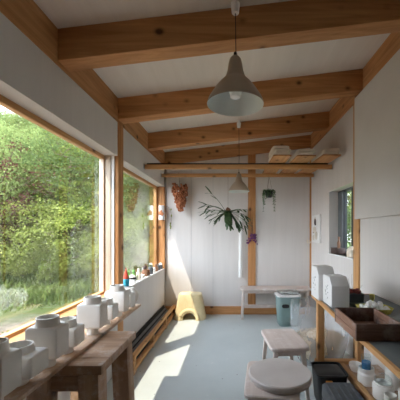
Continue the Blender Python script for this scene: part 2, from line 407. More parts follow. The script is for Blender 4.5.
# boards and slabs
tilt = math.atan2(2.09-2.056, .78)
def place_board(x0, x1, ya, label, slabs, which):
    t = single('ware_board', (lambda b: (box(b, x0, x1, 0, 1.24, 0, .014, .002), b)[1])(nb()), M['beam_y'], label, 'board', (0, ya, 0), 0, 'boards across the rails')
    t.rotation_euler = (tilt, 0, 0); t.location.z = 2.0575+(ya-3.40)*math.tan(tilt)
    names = ['lowest', 'middle', 'top'] if slabs == 3 else ['lower', 'upper']
    for k in range(slabs):
        bm = nb(); w = (x1-x0)/2
        loft(bm, [(0, w*.93, .225, 7), (.005, w*.98, .235, 7), (.027, w*.98, .235, 7), (.033, w*.93, .225, 7)])
        s = single('plaster_slab', bm, M['slab'], 'cream rounded slab, %s on the %s board over the rails' % (names[k], which), 'slab', ((x0+x1)/2+(.012 if k % 2 else -.006), ya+.235+.012*k, 0), 0, 'cream slabs stacked on the boards')
        s.rotation_euler = (tilt, 0, 0); s.location.z = t.location.z+.0155+.034*k+(s.location.y-ya)*math.tan(tilt)
place_board(.41, .60, 3.02, 'brown board under cream slabs, leftmost across the rails', 3, 'leftmost')
place_board(.66, .86, 3.03, 'brown board under cream slabs, middle one across the rails', 2, 'middle')
place_board(.92, 1.11, 3.00, 'brown board nearest the right wall across the rails', 2, 'rightmost')

# ------------------------------------------------------------------ pendant lamps
def lamp(label, x, y, zr, s, zc):
    t = thing('pendant_lamp', label, 'lamp', (x, y, zr), 0, 'pendant lamps')
    prof = [(0, .161), (.004, .162), (.018, .158), (.035, .150), (.055, .138), (.075, .125), (.10, .108), (.122, .090), (.137, .075), (.149, .063), (.155, .0575), (.185, .0485), (.187, .0465), (.235, .039), (.262, .032), (.274, .023), (.279, .009)]
    bm = nb()
    loft(bm, [(z*s, r*s, r*s, 2) for z, r in prof], 56, False, True)
    obj('lamp_shade', bm, M['shade'], t, 60)
    bm = nb()
    loft(bm, [(.0*s, .161*s, .161*s, 2)]+[(z*s, (r-.004)*s, (r-.004)*s, 2) for z, r in prof[1:10]], 56, False, True)
    obj('reflector', bm, M['shade_in'], t, 60, False)
    bm = nb(); loft(bm, [(.165*s, .014*s, .014*s, 2), (.12*s, .018*s, .018*s, 2), (.10*s, .03*s, .03*s, 2), (.07*s, .036*s, .036*s, 2), (.045*s, .028*s, .028*s, 2), (.036*s, .01*s, .01*s, 2)], 24)
    obj('light_bulb', bm, M['bulb'], t)
    bm = nb(); loft(bm, [(.274*s, .012*s, .012*s, 2), (.30*s, .009*s, .009*s, 2)], 16); obj('cord_grip', bm, M['black'], t)
    bm = nb(); tube(bm, [(0, 0, .295*s), (.003, 0, .5*(zc-zr)), (0, 0, zc-zr-.07)], .0028, 6); obj('cord', bm, M['black'], t)
    bm = nb(); loft(bm, [(zc-zr-.085, .018, .018, 2), (zc-zr-.08, .021, .021, 2), (zc-zr-.03, .026, .026, 2), (zc-zr-.03, .012, .012, 2), (zc-zr+.002, .012, .012, 2)], 24); obj('ceiling_mount', bm, M['whitepaint'], t)
lamp('large bell-shaped pendant lamp in taupe metal, nearest the camera', .008, 1.655, 1.974, 1.0, ceilz(0)+.0)
lamp('small bell-shaped pendant lamp farther away, hanging in front of the fern', .058, 3.46, 1.732, .785, ceilz(0))

# ------------------------------------------------------------------ saw bench, plank, vases
t = thing('work_bench', 'heavy aged wooden bench under the plank of vases', 'bench', (-.735, 1.452, 0))
bm = nb(); box(bm, -.165, .171, -.218, .218, .640, .681, .004); obj('bench_top', bm, M['oldwood_x'], t)
for sx in (-1, 1):
    for sy in (-1, 1):
        bm = nb(); a = .108*sx; b_ = .165*sy; xo = .02*sx; yo = .025*sy
        hexa(bm, [(a-.044+xo, b_-.042+yo, 0), (a+.044+xo, b_-.042+yo, 0), (a+.044+xo, b_+.042+yo, 0), (a-.044+xo, b_+.042+yo, 0)],
             [(a-.044, b_-.042, .64), (a+.044, b_-.042, .64), (a+.044, b_+.042, .64), (a-.044, b_+.042, .64)], .003)
        obj('leg', bm, M['oldwood_z'], t)
for sy in (-1, 1):
    bm = nb(); box(bm, -.063, .063, sy*.172-.018, sy*.172+.018, .555, .62, .002); obj('cross_rail', bm, M['oldwood_x'], t)
bm = nb(); box(bm, -.861, -.714, .75, 2.228, .6815, .6975, .002)
single('long_plank', bm, M['oldwood_y'], 'long brown plank carrying the row of white vases', 'plank')

VS = .885
def vase_mesh(a, b, zf, zb0, zb1, zt, rn, rf):
    bm = nb(); E = 20
    R = [(0, rf*.97, rf*.97, 2), (.004, rf, rf, 2), (zf, rf, rf, 2), (zb0-.001, rf+.008, rf+.006, 2.1), (zb0, a*.90, b*.88, 8), (zb0+.004, a*.965, b*.96, E), (zb0+.012, a, b, E),
         (zb1-.012, a, b, E), (zb1-.004, a*.97, b*.965, E), (zb1, a*.91, b*.89, 9)]
    loft(bm, R+[(zb1+.001, rn*1.06, min(rn*1.06, b*.93), 2.2), (zb1+.006, rn, min(rn, b*.96), 2), (zt-.004, rn*.97, min(rn*.97, b*.95), 2), (zt, rn*.95, min(rn*.95, b*.93), 2), (zt, rn*.84, rn*.82, 2),
         (zt-.004, rn*.83, rn*.81, 2), (zb1-.008, rn*.84, rn*.82, 2), (zb1-.012, a*.82, b*.82, 6), (zb0+.012, a*.82, b*.82, 6)], 96, True, True)
    bmesh.ops.scale(bm, vec=(VS, VS, VS), verts=bm.verts)
    return obj('square_vase', bm, M['ceramic'], None, 38)
big = vase_mesh(.0725, .052, .038, .045, .188, .228, .050, .034)
small = vase_mesh(.072, .050, .034, .040, .136, .174, .048, .032)
wide = vase_mesh(.092, .056, .034, .040, .130, .160, .055, .036)
small_h = .6975
for k, (src, x, y, rz, lab) in enumerate((
        (big, -.872, 1.045, .02, 'large white square vase cut off by the left edge of the photo'),
        (wide, -.888, 1.195, .0, 'small grey-white square vase with wide mouth, second from the left end'),
        (big, -.872, 1.357, .0, 'large white square vase in front of the orange window sill, third from the left'),
        (small, -.871, 1.507, .02, 'small white square vase half behind the third vase, level with the bench'),
        (big, -.868, 1.780, .0, 'large sunlit white square vase standing above the middle of the bench'),
        (small, -.871, 1.962, .0, 'small white square vase just behind the sunlit large one'),
        (big, -.868, 2.155, .0, 'large white square vase farthest from the camera, near the window post'),
        (small, -.871, 2.300, .0, 'small white square vase near the far tip of the plank'))):
    o = src if k in (0, 1, 3) else src.copy()
    if k not in (0, 1, 3): C.objects.link(o)
    o.location = (x*VS, y*VS, small_h+.0005); o.rotation_euler = (0, 0, rz); tag(o, lab, 'vase', 'white square vases on the plank')
bm = nb(); loft(bm, [(0, .022, .020, 2), (.005, .024, .022, 2), (.02, .030, .022, 2), (.055, .052, .026, 2.2), (.085, .058, .028, 2.2), (.115, .052, .026, 2.2), (.14, .03, .02, 2), (.152, .02, .016, 2), (.16, .02, .016, 2), (.16, .015, .012, 2), (.13, .015, .012, 2)], 40)
bmesh.ops.scale(bm, vec=(VS, VS, VS), verts=bm.verts)
single('round_vase', bm, M['ceramic'], 'small round flat-sided white vase at the far tip of the plank', 'vase', (-.757, 2.143, .698), .15)

# ------------------------------------------------------------------ low rack with rods
t = thing('low_rack', 'low wooden rack of black rods along the left wall', 'rack', (-.955, 3.44, 0))
def rackbar(n, x0, x1, z0, z1, y0=-.89, y1=.90, m='pine_y'):
    bm = nb(); box(bm, x0, x1, y0, y1, z0, z1, .003); obj(n, bm, M[m], t)
rackbar('top_rail', .045, .085, .135, .165); rackbar('bottom_rail', .045, .085, .02, .055)
for y in (-.87, -.28, .31, .86):
    bm = nb(); box(bm, .045, .083, y-.02, y+.02, .055, .135, .002); obj('post', bm, M['pine_z'], t)
    bm = nb(); box(bm, -.088, .085, y-.03, y+.03, 0, .02, .002); obj('foot_block', bm, M['oldwood_x'], t)
bm = nb(); box(bm, -.088, .045, -.88, .89, .02, .0335); obj('base_board', bm, M['oldwood_y'], t)
bm = nb(); box(bm, .03, .09, -.935, -.893, .0, .115, .006); obj('end_block', bm, M['pine_x'], t)
col_x = [-.074, -.044, -.014, .016]; cnt_ = [5, 4, 3, 2]; k = 0
wh = ['closest to the wall', 'second from the wall', 'third from the wall', 'next to the front rail']; hh = ['lowest', 'second up', 'third up', 'fourth up', 'topmost']
for ci, cx_ in enumerate(col_x):
    for j in range(cnt_[ci]):
        m = 'greyrod' if (ci, j) in ((1, 3), (2, 2), (3, 1)) else 'rod'
        nm = 'topmost' if j == cnt_[ci]-1 else hh[j]
        bm = nb(); tube(bm, [(0, -.86+.02*(k % 4), 0), (0, .84-.03*(k % 3), 0)], .0145, 12)
        single('metal_rod', bm, M[m], '%s rod on the low rack, column %s, %s in it' % ('grey' if m == 'greyrod' else 'black', wh[ci], nm), 'rod', (-.955+cx_, 3.44, .0487+.0292*j), 0, 'rods on the low rack'); k += 1

# ------------------------------------------------------------------ cream step stool (arch cut)
def bool_cut(o, cutter_bm):
    c = obj('cutter', cutter_bm, M['cream'], o.parent); c.location = o.location
    md = o.modifiers.new('cut', 'BOOLEAN'); md.object = c; md.operation = 'DIFFERENCE'; md.solver = 'EXACT'
    bpy.context.view_layer.update()
    dg = bpy.context.evaluated_depsgraph_get(); me = bpy.data.meshes.new_from_object(o.evaluated_get(dg))
    o.modifiers.clear(); old = o.data; o.data = me; bpy.data.meshes.remove(old)
    me.set_sharp_from_angle(angle=math.radians(30)); bpy.data.objects.remove(c)
t = thing('step_stool', 'pale yellow moulded plastic step stool with an arched opening', 'stool', (-.635, 4.225, 0), 0)
bm = nb(); loft(bm, [(0, .225, .135, 6), (.02, .224, .134, 6), (.17, .195, .12, 6), (.33, .165, .10, 6), (.355, .158, .094, 6), (.365, .14, .08, 6)], 64)
body = obj('body', bm, M['cream'], t)
bm = nb(); rings = []
for y in (-.3, .3):
    pass
vs0 = []; vs1 = []
for i in range(25):
    a = PI*i/24; p = (math.cos(a)*.095, math.sin(a)*.105)
    vs0.append(bm.verts.new((p[0], -.3, p[1]))); vs1.append(bm.verts.new((p[0], .3, p[1])))
for y, L in ((-.3, vs0), (.3, vs1)):
    L.append(bm.verts.new((-.095, y, -.05))); L.append(bm.verts.new((.095, y, -.05)))
n_ = len(vs0)
for i in range(n_): bm.faces.new([vs0[i], vs0[(i+1) % n_], vs1[(i+1) % n_], vs1[i]])
bm.faces.new(vs0); bm.faces.new(vs1[::-1])
bool_cut(body, bm)
bm = nb()
for (rr, tk, yy) in ((.132, .028, -.125),):
    tube(bm, [(rr*1.0*math.cos(PI*i/20), yy-.004+.10*(rr*math.sin(PI*i/20)), .004+1.05*rr*math.sin(PI*i/20)) for i in range(21)], tk, 10)
obj('arch_rim', bm, M['cream'], t)
for sx in (-1, 1):
    bm = nb(); tube(bm, [(sx*.045, -.112, .19), (sx*.05, -.098, .30), (sx*.052, -.088, .35)], .012, 8, .006); obj('rib', bm, M['cream'], t)

# ------------------------------------------------------------------ pale benches and stools
def stool(name, label, cat, loc, rz, w, l, h, inset=.05, splay=.05, leg=.017, rc=9, group=None, stretch=False, lower=.07):
    t = thing(name, label, cat, loc, rz, group)
    bm = nb(); loft(bm, [(h-.030, w/2-.008, l/2-.008, rc), (h-.022, w/2, l/2, rc), (h-.006, w/2, l/2, rc), (h, w/2-.006, l/2-.006, rc)], 64); obj('seat', bm, M['stool_x'] if w > l else M['stool_y'], t)
    bm = nb(); x, y = w/2-inset, l/2-inset
    for s in (-1, 1):
        box(bm, -x+.005, x-.005, s*y-.009, s*y+.009, h-.07, h-.029, .001); box(bm, s*x-.009, s*x+.009, -y+.005, y-.005, h-.07, h-.029, .001)
    obj('apron', bm, M['stool_x'], t)
    for sx in (-1, 1):
        for sy in (-1, 1):
            bm = nb(); X, Y = sx*x, sy*y; dx, dy = sx*splay, sy*splay*.6; g = leg
            hexa(bm, [(X-g*.75+dx, Y-g*.75+dy, 0), (X+g*.75+dx, Y-g*.75+dy, 0), (X+g*.75+dx, Y+g*.75+dy, 0), (X-g*.75+dx, Y+g*.75+dy, 0)],
                 [(X-g, Y-g, h-.0295), (X+g, Y-g, h-.0295), (X+g, Y+g, h-.0295), (X-g, Y+g, h-.0295)], .002)
            obj('leg', bm, M['stool_z'], t)
    if stretch:
        bm = nb(); box(bm, -x-.02, x+.02, -.012, .012, .14, .185, .002); obj('stretcher', bm, M['stool_x'], t)
        for s in (-1, 1):
            bm = nb(); box(bm, s*(x+.016)-.01, s*(x+.016)+.01, -y-.01, y+.01, .15, .175, .002); obj('side_stretcher', bm, M['stool_x'], t)
    return t
stool('long_bench', 'long pale wooden bench against the far wall', 'bench', (.60, 4.245, 0), 0, 1.02, .27, .44, .055, .03, .02, 14, None, True)
stool('rectangular_stool', 'pale dusty rectangular stool with nothing on it', 'stool', (.388, 2.280, 0), math.radians(5.5), .29, .425, .42, .045, .035, .016, 10, 'pale rectangular stools')
stool('rectangular_stool', 'pale rectangular stool nearest the camera, round board on it', 'stool', (.212, 1.66, 0), math.radians(-6), .29, .41, .42, .045, .035, .016, 10, 'pale rectangular stools')
for k, (x, y, z, r, lab) in enumerate(((.262, 1.640, .4205, .170, 'round pale board lying lower, directly on the near stool'), (.258, 1.634, .4405, .176, 'round pale board lying on top of another on the near stool'))):
    bm = nb(); loft(bm, [(0, r-.006, r-.006, 2), (.004, r, r, 2), (.013, r, r, 2), (.018, r-.005, r-.005, 2)] if k == 0 else [(0, r-.006, r-.006, 2), (.005, r, r, 2), (.019, r, r, 2), (.025, r-.006, r-.006, 2)], 72)
    single('round_board', bm, M['roundboard'], lab, 'board', (x, y, z+.0005), 0, 'round boards on the near stool')

# ------------------------------------------------------------------ bin with lid
t = thing('plastic_bin', 'sage green plastic bin under the right end of the far bench', 'bin', (.725, 3.935, 0), .06)
bm = nb(); loft(bm, [(0, .125, .105, 5), (.01, .13, .11, 5), (.36, .15, .13, 5), (.375, .157, .137, 5), (.39, .157, .137, 5), (.39, .145, .125, 5), (.03, .12, .10, 5)], 56); obj('bin_body', bm, M['teal'], t)
bm = nb(); mt = Matrix.Translation((-.0, -.130, .275)) @ Matrix.Rotation(PI/2, 4, 'X'); loft(bm, [(-.004, .048, .024, 3), (.014, .048, .024, 3)], 24, mat=mt @ Matrix.Translation((-.055, .0, -.010))); obj('handle_hole', bm, M['black'], t)
bm = nb(); loft(bm, [(.391, .160, .140, 5), (.397, .165, .145, 5), (.408, .165, .145, 5), (.414, .15, .13, 5)], 56); obj('bin_lid', bm, M['porcelain'], t)
bm = nb(); loft(bm, [(0, .12, .10, 6), (.006, .13, .11, 6), (.035, .14, .12, 6), (.037, .137, .117, 6), (.008, .124, .104, 6)], 40)
single('clear_tray', bm, M['clear'], 'shallow clear tray lying on the lid of the green bin', 'tray', (.735, 3.93, .4145), .2)

# ------------------------------------------------------------------ bag of shavings
bm = nb(); rr = []
for k in range(26):
    z = .56*k/25; q = k/25
    r = .20+.075*math.sin(min(1, q*1.6)*PI/2)+.0*q
    rr.append((max(z, .002), r*1.0, r*.85, 2.5))
loft(bm, [(.001, .05, .05, 2)]+rr, 72, True, False)
for v in bm.verts:
    a = math.atan2(v.co.y, v.co.x); q = v.co.z/.56
    k = 1+q*.03*math.sin(7*a+3*math.sin(v.co.z*9))+q*.012*math.sin(15*a-11*v.co.z)+.03*noise.noise(v.co*5)
    v.co.x *= k; v.co.y *= k
    if q > .9: v.co.z += .012*math.sin(5*a)+.006*math.sin(11*a)
o = single('plastic_bag', bm, M['bag'], 'big clear plastic bag of wood shavings behind the counter end', 'bag', (.835, 2.84, .001), 0, None, 0)
bm = nb()
random.seed(11)
for k in range(2600):
    a = random.random()*2*PI; q = random.random()**.6; z = .03+random.random()**.8*.26; R = (.20+.05*min(1, z/.2))*q
    c = Vector((R*math.cos(a), R*.82*math.sin(a), z*(1-.25*q)+.02)); d = Vector((random.uniform(-1, 1), random.uniform(-1, 1), random.uniform(-.6, .6))).normalized()
    s = d.orthogonal().normalized(); w = random.uniform(.0015, .0035); L = random.uniform(.02, .055); ph = random.random()*6; pr = None
    for i in range(5):
        u = i/4; p = c+d*L*(u-.5)+s*.010*math.sin(ph+u*5); e = d.cross(s)*w
        cur = (bm.verts.new(p-e), bm.verts.new(p+e))
        if pr: bm.faces.new([pr[0], pr[1], cur[1], cur[0]])
        pr = cur
ball(bm, (0, 0, .15), .18, 3, (1.1, .95, .8), .25)
o = obj('wood_shavings', bm, M['straw'], None, 0, False); o.location = (.835, 2.84, .004); tag(o, 'pale curly wood shavings filling the clear bag', 'wood shavings', None, 'stuff')

# ------------------------------------------------------------------ counter on the right
ex = lambda y: .585+(y-.5)*(.637-.585)/(2.39-.5)
t = thing('work_counter', 'long work counter with slate-dark top and pine frame on the right', 'counter', (0, 0, 0))
def slab(n, y0, y1, xoff, x1, z0, z1, m):
    bm = nb(); hexa(bm, [(ex(y0)+xoff, y0, z0), (x1, y0, z0), (x1, y1, z0), (ex(y1)+xoff, y1, z0)], [(ex(y0)+xoff, y0, z1), (x1, y0, z1), (x1, y1, z1), (ex(y1)+xoff, y1, z1)], .0015); return obj(n, bm, M[m], t)
slab('counter_top', .5, 2.375, .016, 1.150, .712, .74, 'slate')
bm = nb(); hexa(bm, [(ex(.5), .5, .716), (ex(.5)+.0155, .5, .716), (ex(2.375)+.0155, 2.375, .716), (ex(2.375), 2.375, .716)], [(ex(.5), .5, .741), (ex(.5)+.0155, .5, .741), (ex(2.375)+.0155, 2.375, .741), (ex(2.375), 2.375, .741)]); obj('front_edging', bm, M['pine_y'], t)
bm = nb(); box(bm, ex(2.39), 1.150, 2.3755, 2.391, .716, .741); obj('end_edging', bm, M['pine_x'], t)
for yy in (2.345, .60):
    for x in (.698, 1.015):
        bm = nb(); box(bm, x-.027, x+.027, yy-.022, yy+.022, 0, .7115, .002); obj('leg', bm, M['pine_z'], t)
    bm = nb(); box(bm, .655, 1.05, yy-.02, yy+.02, .183, .220, .002); obj('end_rail', bm, M['pine_x'], t)
bm = nb(); box(bm, .845, .88, .5, 2.32, .155, .205, .002); obj('shelf_rail', bm, M['pine_y'], t)
bm = nb(); box(bm, .88, 1.152, .5, 2.32, .172, .19, .001); obj('lower_shelf', bm, M['oldwood_y'], t)

CT = .7405
# canisters
def canister(label, x, y, w, d, h, rz):
    t = thing('canister', label, 'canister', (x, y, CT), rz, 'white chamfered canisters on the counter')
    bm = nb(); pf = [(-d/2, 0), (d/2, 0), (d/2, h-.012), (d/2-.015, h), (-d/2+.055, h), (-d/2, h-.058)]
    va = [bm.verts.new((-w/2, q[0], q[1])) for q in pf]; vb = [bm.verts.new((w/2, q[0], q[1])) for q in pf]
    bm.faces.new(va); bm.faces.new(vb[::-1])
    for i in range(6): bm.faces.new([va[i], va[(i+1) % 6], vb[(i+1) % 6], vb[i]])
    bmesh.ops.bevel(bm, geom=list(bm.edges), offset=.005, segments=3, affect='EDGES', profile=.5)
    obj('canister_body', bm, M['porcelain'], t, 40)
    bm = nb(); loft(bm, [(h, .022, .022, 2, .0, .02), (h+.004, .021, .021, 2, .0, .02)], 32); obj('canister_lid', bm, M['whitepaint'], t)
    random.seed(int(h*1000))
    for (u, v) in ((-.02, .66), (.015, .62), (.0, .55), (-.02, .42), (.03, .45), (.015, .33), (-.01, .26)):
        bm = nb()
        for q in range(3):
            a = random.choice((0, PI/2, .7, -.6)); L = random.uniform(.006, .013)
            mt = Matrix.Translation((-w/2-.0004, u+random.uniform(-.006, .006), v*h+random.uniform(-.006, .006))) @ Matrix.Rotation(a, 4, 'X')
            box(bm, -.0006, .0006, -L/2, L/2, -.0011, .0011, 0, 1, mt)
        obj('dark_marking', bm, M['black'], t)
canister('taller white canister with chamfered top at the far end of the counter', .688, 2.25, .125, .20, .245, 0)
canister('shorter white canister with chamfered top, nearer and right of the taller one', .716, 2.045, .122, .195, .203, 0)
# crate
t = thing('wooden_crate', 'dark weathered open wooden crate overhanging the counter edge', 'crate', (.68, 1.49, CT+.0005), math.radians(-1.0))
W_, L_, H_ = .112, .152, .082
for (n, a) in (('front_board', (-W_, W_, -L_, -L_+.014, .004, H_)), ('back_board', (-W_, W_, L_-.014, L_, .004, H_))):
    bm = nb(); box(bm, *a, .002); obj(n, bm, M['cratewood'], t)
for sx in (-1, 1):
    for k in range(2):
        bm = nb(); xa, xb = (-W_, -W_+.012) if sx < 0 else (W_-.012, W_)
        box(bm, xa, xb, -L_+.0142, L_-.0142, .006+.039*k, .042+.038*k, .0015); obj('side_board', bm, M['cratewood_lit_y'], t)
bm = nb(); box(bm, -W_+.0125, W_-.0125, -L_+.0145, L_-.0145, 0, .008); obj('crate_bottom', bm, M['cratewood_lit_y'], t)
# planter with dried flowers
t = thing('planter_box', 'dark rectangular planter with dried red flowers on the counter', 'planter', (.885, 2.13, CT), .05)
bm = nb()
loft(bm, [(0, .052, .038, 8), (.003, .054, .040, 8), (.062, .058, .044, 8), (.062, .052, .038, 8), (.050, .051, .037, 8)], 48); obj('trough', bm, M['case'], t)
random.seed(3); bm = nb()
for k in range(60): ball(bm, (random.uniform(-.045, .045), random.uniform(-.03, .03), .058+random.random()*.03), random.uniform(.005, .010), 1, (1, 1, .8), .4)
obj('dried_flowers', bm, M['redflower'], t)
for p, q in (((-.02, 0, .05), (-.045, .01, .17)), ((.0, 0, .05), (.06, 0, .12)), ((-.01, .01, .05), (-.02, .0, .20)), ((-.03, -.01, .05), (-.06, .0, .11))):
    bm = nb(); m_ = tuple((a+b)/2+random.uniform(-.006, .006) for a, b in zip(p, q)); tube(bm, [p, m_, q], .002, 5, .0008); obj('twig', bm, M['stem'], t)
# small glass tray behind planter
bm = nb(); loft(bm, [(0, .05, .05, 4), (.003, .055, .055, 4), (.02, .06, .06, 4), (.02, .056, .056, 4), (.006, .05, .05, 4)], 36)
single('glass_dish', bm, M['clear'], 'low glass dish between the canister and the planter', 'dish', (.855, 2.01, CT), .0)
# yellow glass
bm = nb(); loft(bm, [(0, .014, .014, 2), (.003, .016, .016, 2), (.02, .014, .014, 2), (.026, .008, .008, 2), (.036, .016, .016, 2), (.068, .019, .019, 2), (.068, .017, .017, 2), (.04, .013, .013, 2)], 28)
single('yellow_goblet', bm, M['yellow'], 'small yellow goblet behind the bowl of white balls', 'goblet', (.975, 2.05, CT))
# basket with white balls
bx, by = .888, 1.84
bm = nb(); loft(bm, [(0, .082, .062, 4), (.004, .088, .068, 4), (.034, .10, .078, 4), (.036, .103, .081, 4), (.034, .096, .074, 4), (.008, .082, .062, 4)], 48)
single('yellow_basket', bm, M['yellowmesh'], 'low yellow basket holding white balls on the counter', 'basket', (bx, by, CT), .05)
random.seed(5); spots = []
for j, yy in enumerate((-.045, -.012, .022, .05)):
    for i in range(5 if j < 2 else 4): spots.append((-.064+.032*i+(.008 if j % 2 else 0), yy, .024))
for (x, y) in ((-.045, -.025), (-.01, -.03), (.028, -.028), (-.03, .008), (.008, .01), (.042, .006), (-.005, .036)): spots.append((x, y, .050))
bm = nb(); ball(bm, (0, 0, 0), .0165, 2, (1.1, 1, .95), .12); b0 = obj('white_ball', bm, M['whitepaint'])
for k, s in enumerate(spots):
    o = b0 if k == 0 else b0.copy()
    if k: C.objects.link(o)
    o.location = (bx+s[0], by+s[1], CT+s[2]+.002*random.random()); o.rotation_euler = (random.random()*6, random.random()*6, 0)
    tag(o, 'small white ball of clay heaped in the yellow basket', 'clay ball', 'white balls in the yellow basket')
# cardboard/brown arched thing behind, terracotta pot
bm = nb(); mt = Matrix.Rotation(PI/2, 4, 'Y')
loft(bm, [(-.012, .05, .075, 2.4), (.0, .052, .078, 2.4), (.004, .045, .07, 2.4)], 40, mat=mt)
o = single('wooden_plate', bm, M['stool_y'], 'round wooden plate leaning on the right wall behind the yellow basket', 'plate', (1.128, 1.86, CT+.052), 0)
bm = nb(); loft(bm, [(0, .024, .024, 2), (.004, .026, .026, 2), (.04, .033, .033, 2), (.042, .037, .037, 2), (.055, .038, .038, 2), (.055, .033, .033, 2), (.02, .026, .026, 2)], 36)
single('terracotta_pot', bm, M['terracotta'], 'terracotta pot at the right edge of the photo on the counter', 'pot', (.995, 1.66, CT))

# ------------------------------------------------------------------ jars on the lower shelf
SH = .1905
def jar(name, label, x, y, prof, mat='ceramic', n=40, cat='jar'):
    bm = nb(); loft(bm, [(z, r, r, 2) for z, r in prof], n); return single(name, bm, M[mat], label, cat, (x, y, SH), 0, 'jars on the lower shelf')
jar('storage_jar', 'stout white jar carrying a blue-filled glass on the lower shelf', .928, 2.035, [(0, .055), (.004, .058), (.07, .058), (.078, .05), (.082, .045), (.084, .052), (.112, .052), (.112, .046), (.09, .044)])
bm = nb(); loft(bm, [(0, .026, .026, 2), (.002, .030, .030, 2), (.105, .034, .034, 2), (.105, .032, .032, 2), (.004, .028, .028, 2)], 36)
t = thing('drinking_glass', 'clear glass half full of blue standing on a white jar', 'glass', (.928, 2.035, SH+.0915)); obj('glass_wall', bm, M['clear'], t)
bm = nb(); loft(bm, [(.006, .0265, .0265, 2), (.06, .0295, .0295, 2)], 32); obj('blue_content', bm, M['bluepaint'], t)
jar('low_bowl', 'low white bowl left of the jar with the blue glass', .93, 2.215, [(0, .03), (.004, .034), (.04, .05), (.055, .05), (.055, .045), (.01, .03)], cat='bowl')
jar('lidded_jar', 'wide white jar with clear dome lid on the lower shelf', .955, 1.855, [(0, .055), (.004, .062), (.08, .064), (.09, .058), (.092, .05), (.10, .05), (.10, .044), (.08, .044)])
bm = nb(); loft(bm, [(0, .052, .052, 2), (.004, .054, .054, 2), (.025, .05, .05, 2), (.04, .035, .035, 2), (.046, .012, .012, 2), (.055, .014, .014, 2), (.06, .008, .008, 2)], 36)
single('dome_lid', bm, M['clear'], 'clear glass dome lid covering the wide white jar', 'lid', (.955, 1.855, SH+.1005))
jar('beaker_jar', 'white beaker with brown rim at the lower right corner of the photo', 1.005, 1.68, [(0, .04), (.004, .044), (.13, .048), (.133, .048), (.133, .042), (.02, .038)])
jar('small_pot', 'small white pot in front of the dome-lidded jar', .925, 1.715, [(0, .026), (.004, .03), (.05, .034), (.085, .032), (.088, .034), (.1, .034), (.1, .03), (.03, .026)], cat='pot')
jar('tall_jar', 'tall white jar against the wall on the lower shelf', 1.085, 1.98, [(0, .045), (.004, .05), (.12, .05), (.14, .03), (.16, .03), (.16, .025), (.13, .025)])

# ------------------------------------------------------------------ black box and case on the floor
t = thing('black_tub', 'black plastic tub filled level with black cloth on the floor under the counter', 'tub', (.70, 2.145, 0), -.03)
bm = nb(); loft(bm, [(0, .088, .09, 9), (.004, .09, .092, 9), (.225, .106, .108, 9), (.232, .113, .115, 9), (.24, .113, .115, 9), (.24, .104, .106, 9), (.19, .102, .104, 9)], 48); obj('tub_body', bm, M['black'], t)
bm = nb(); 
for k in range(14):
    pass
loft(bm, [(.192, .101, .103, 9), (.228, .098, .10, 8), (.238, .08, .08, 6), (.240, .04, .04, 4)], 32); obj('black_cloth', bm, M['black'], t)
t = thing('tool_case', 'dark grey ribbed tool case with orange latch on the floor', 'case', (.705, 1.835, 0), -.02)
bm = nb(); loft(bm, [(0, .10, .165, 8), (.006, .108, .172, 8), (.125, .112, .176, 8), (.13, .104, .168, 8)], 48); obj('case_body', bm, M['case'], t)
bm = nb(); loft(bm, [(.1305, .104, .168, 8), (.136, .112, .176, 8), (.20, .110, .172, 8), (.215, .10, .16, 8), (.222, .08, .14, 8)], 48); obj('case_lid', bm, M['case'], t)
for k in range(5):
    bm = nb(); box(bm, -.075+.0375*k-.007, -.075+.0375*k+.007, -.13, .13, .215, .228, .002); obj('rib', bm, M['case'], t)
bm = nb(); box(bm, -.07, -.025, .168, .184, .17, .215, .003); obj('latch', bm, M['orange'], t)
bm = nb(); tube(bm, [(-.04, -.176, .17), (-.04, -.205, .165), (.04, -.205, .165), (.04, -.176, .17)], .007, 8); obj('case_handle', bm, M['black'], t)

# ------------------------------------------------------------------ hanging and standing plants
def frond(bm, base, az, el, L, droop, w=.018, forks=2, depth=0):
    """a flat forked antler frond with thickness"""
    d = Vector((math.cos(az)*math.cos(el), math.sin(az)*math.cos(el), math.sin(el))); p = Vector(base); pr = None; n = 7
    for i in range(n+1):
        u = i/n; s = d.cross(Vector((0, 0, 1)));
        s = s.normalized() if s.length > .01 else Vector((1, 0, 0)); nn = s.cross(d).normalized()
        ww = w*(.35+1.1*math.sin(PI*(.15+.75*u)))*(.5 if depth else 1)*(1 if i < n else .25); th = .0022
        cur = [bm.verts.new(p+s*ww+nn*th*.5), bm.verts.new(p-s*ww+nn*th*.5), bm.verts.new(p-s*ww-nn*th*.5), bm.verts.new(p+s*ww-nn*th*.5)]
        if pr:
            for k in range(4): bm.faces.new([pr[k], pr[(k+1) % 4], cur[(k+1) % 4], cur[k]])
        else: bm.faces.new(cur)
        pr = cur; step = L/n; p = p+d*step; d = (d+Vector((0, 0, -droop*step))).normalized()
        if depth == 0 and i in (3, 5):
            a2 = math.atan2(d.y, d.x); e2 = math.asin(max(-1, min(1, d.z)))
            for sg in (-1, 1) if i == 5 else (random.choice((-1, 1)),):
                frond(bm, p, a2+sg*random.uniform(.35, .7), e2+sg*random.uniform(.1, .45), L*random.uniform(.30, .45), droop*1.2, w*.9, 0, 1)
    bm.faces.new(pr[::-1])
random.seed(21)
FX, FY, FZ = -.085, 4.14, 1.52
t = thing('staghorn_fern', 'large staghorn fern with forked fronds hanging from the far rail', 'fern', (FX, FY, FZ))
bm = nb(); ball(bm, (0, 0, -.02), .065, 3, (.8, .8, 1.15), .3); obj('root_ball', bm, M['trail'], t)
bm = nb(); ball(bm, (0, -.02, .045), .035, 2, (1, .8, 1), .4); obj('brown_bud', bm, M['brownclay'], t)
bm = nb(); tube(bm, [(0, 0, .05), (0, .0, .523)], .0016, 5); obj('hanging_wire', bm, M['stem'], t)
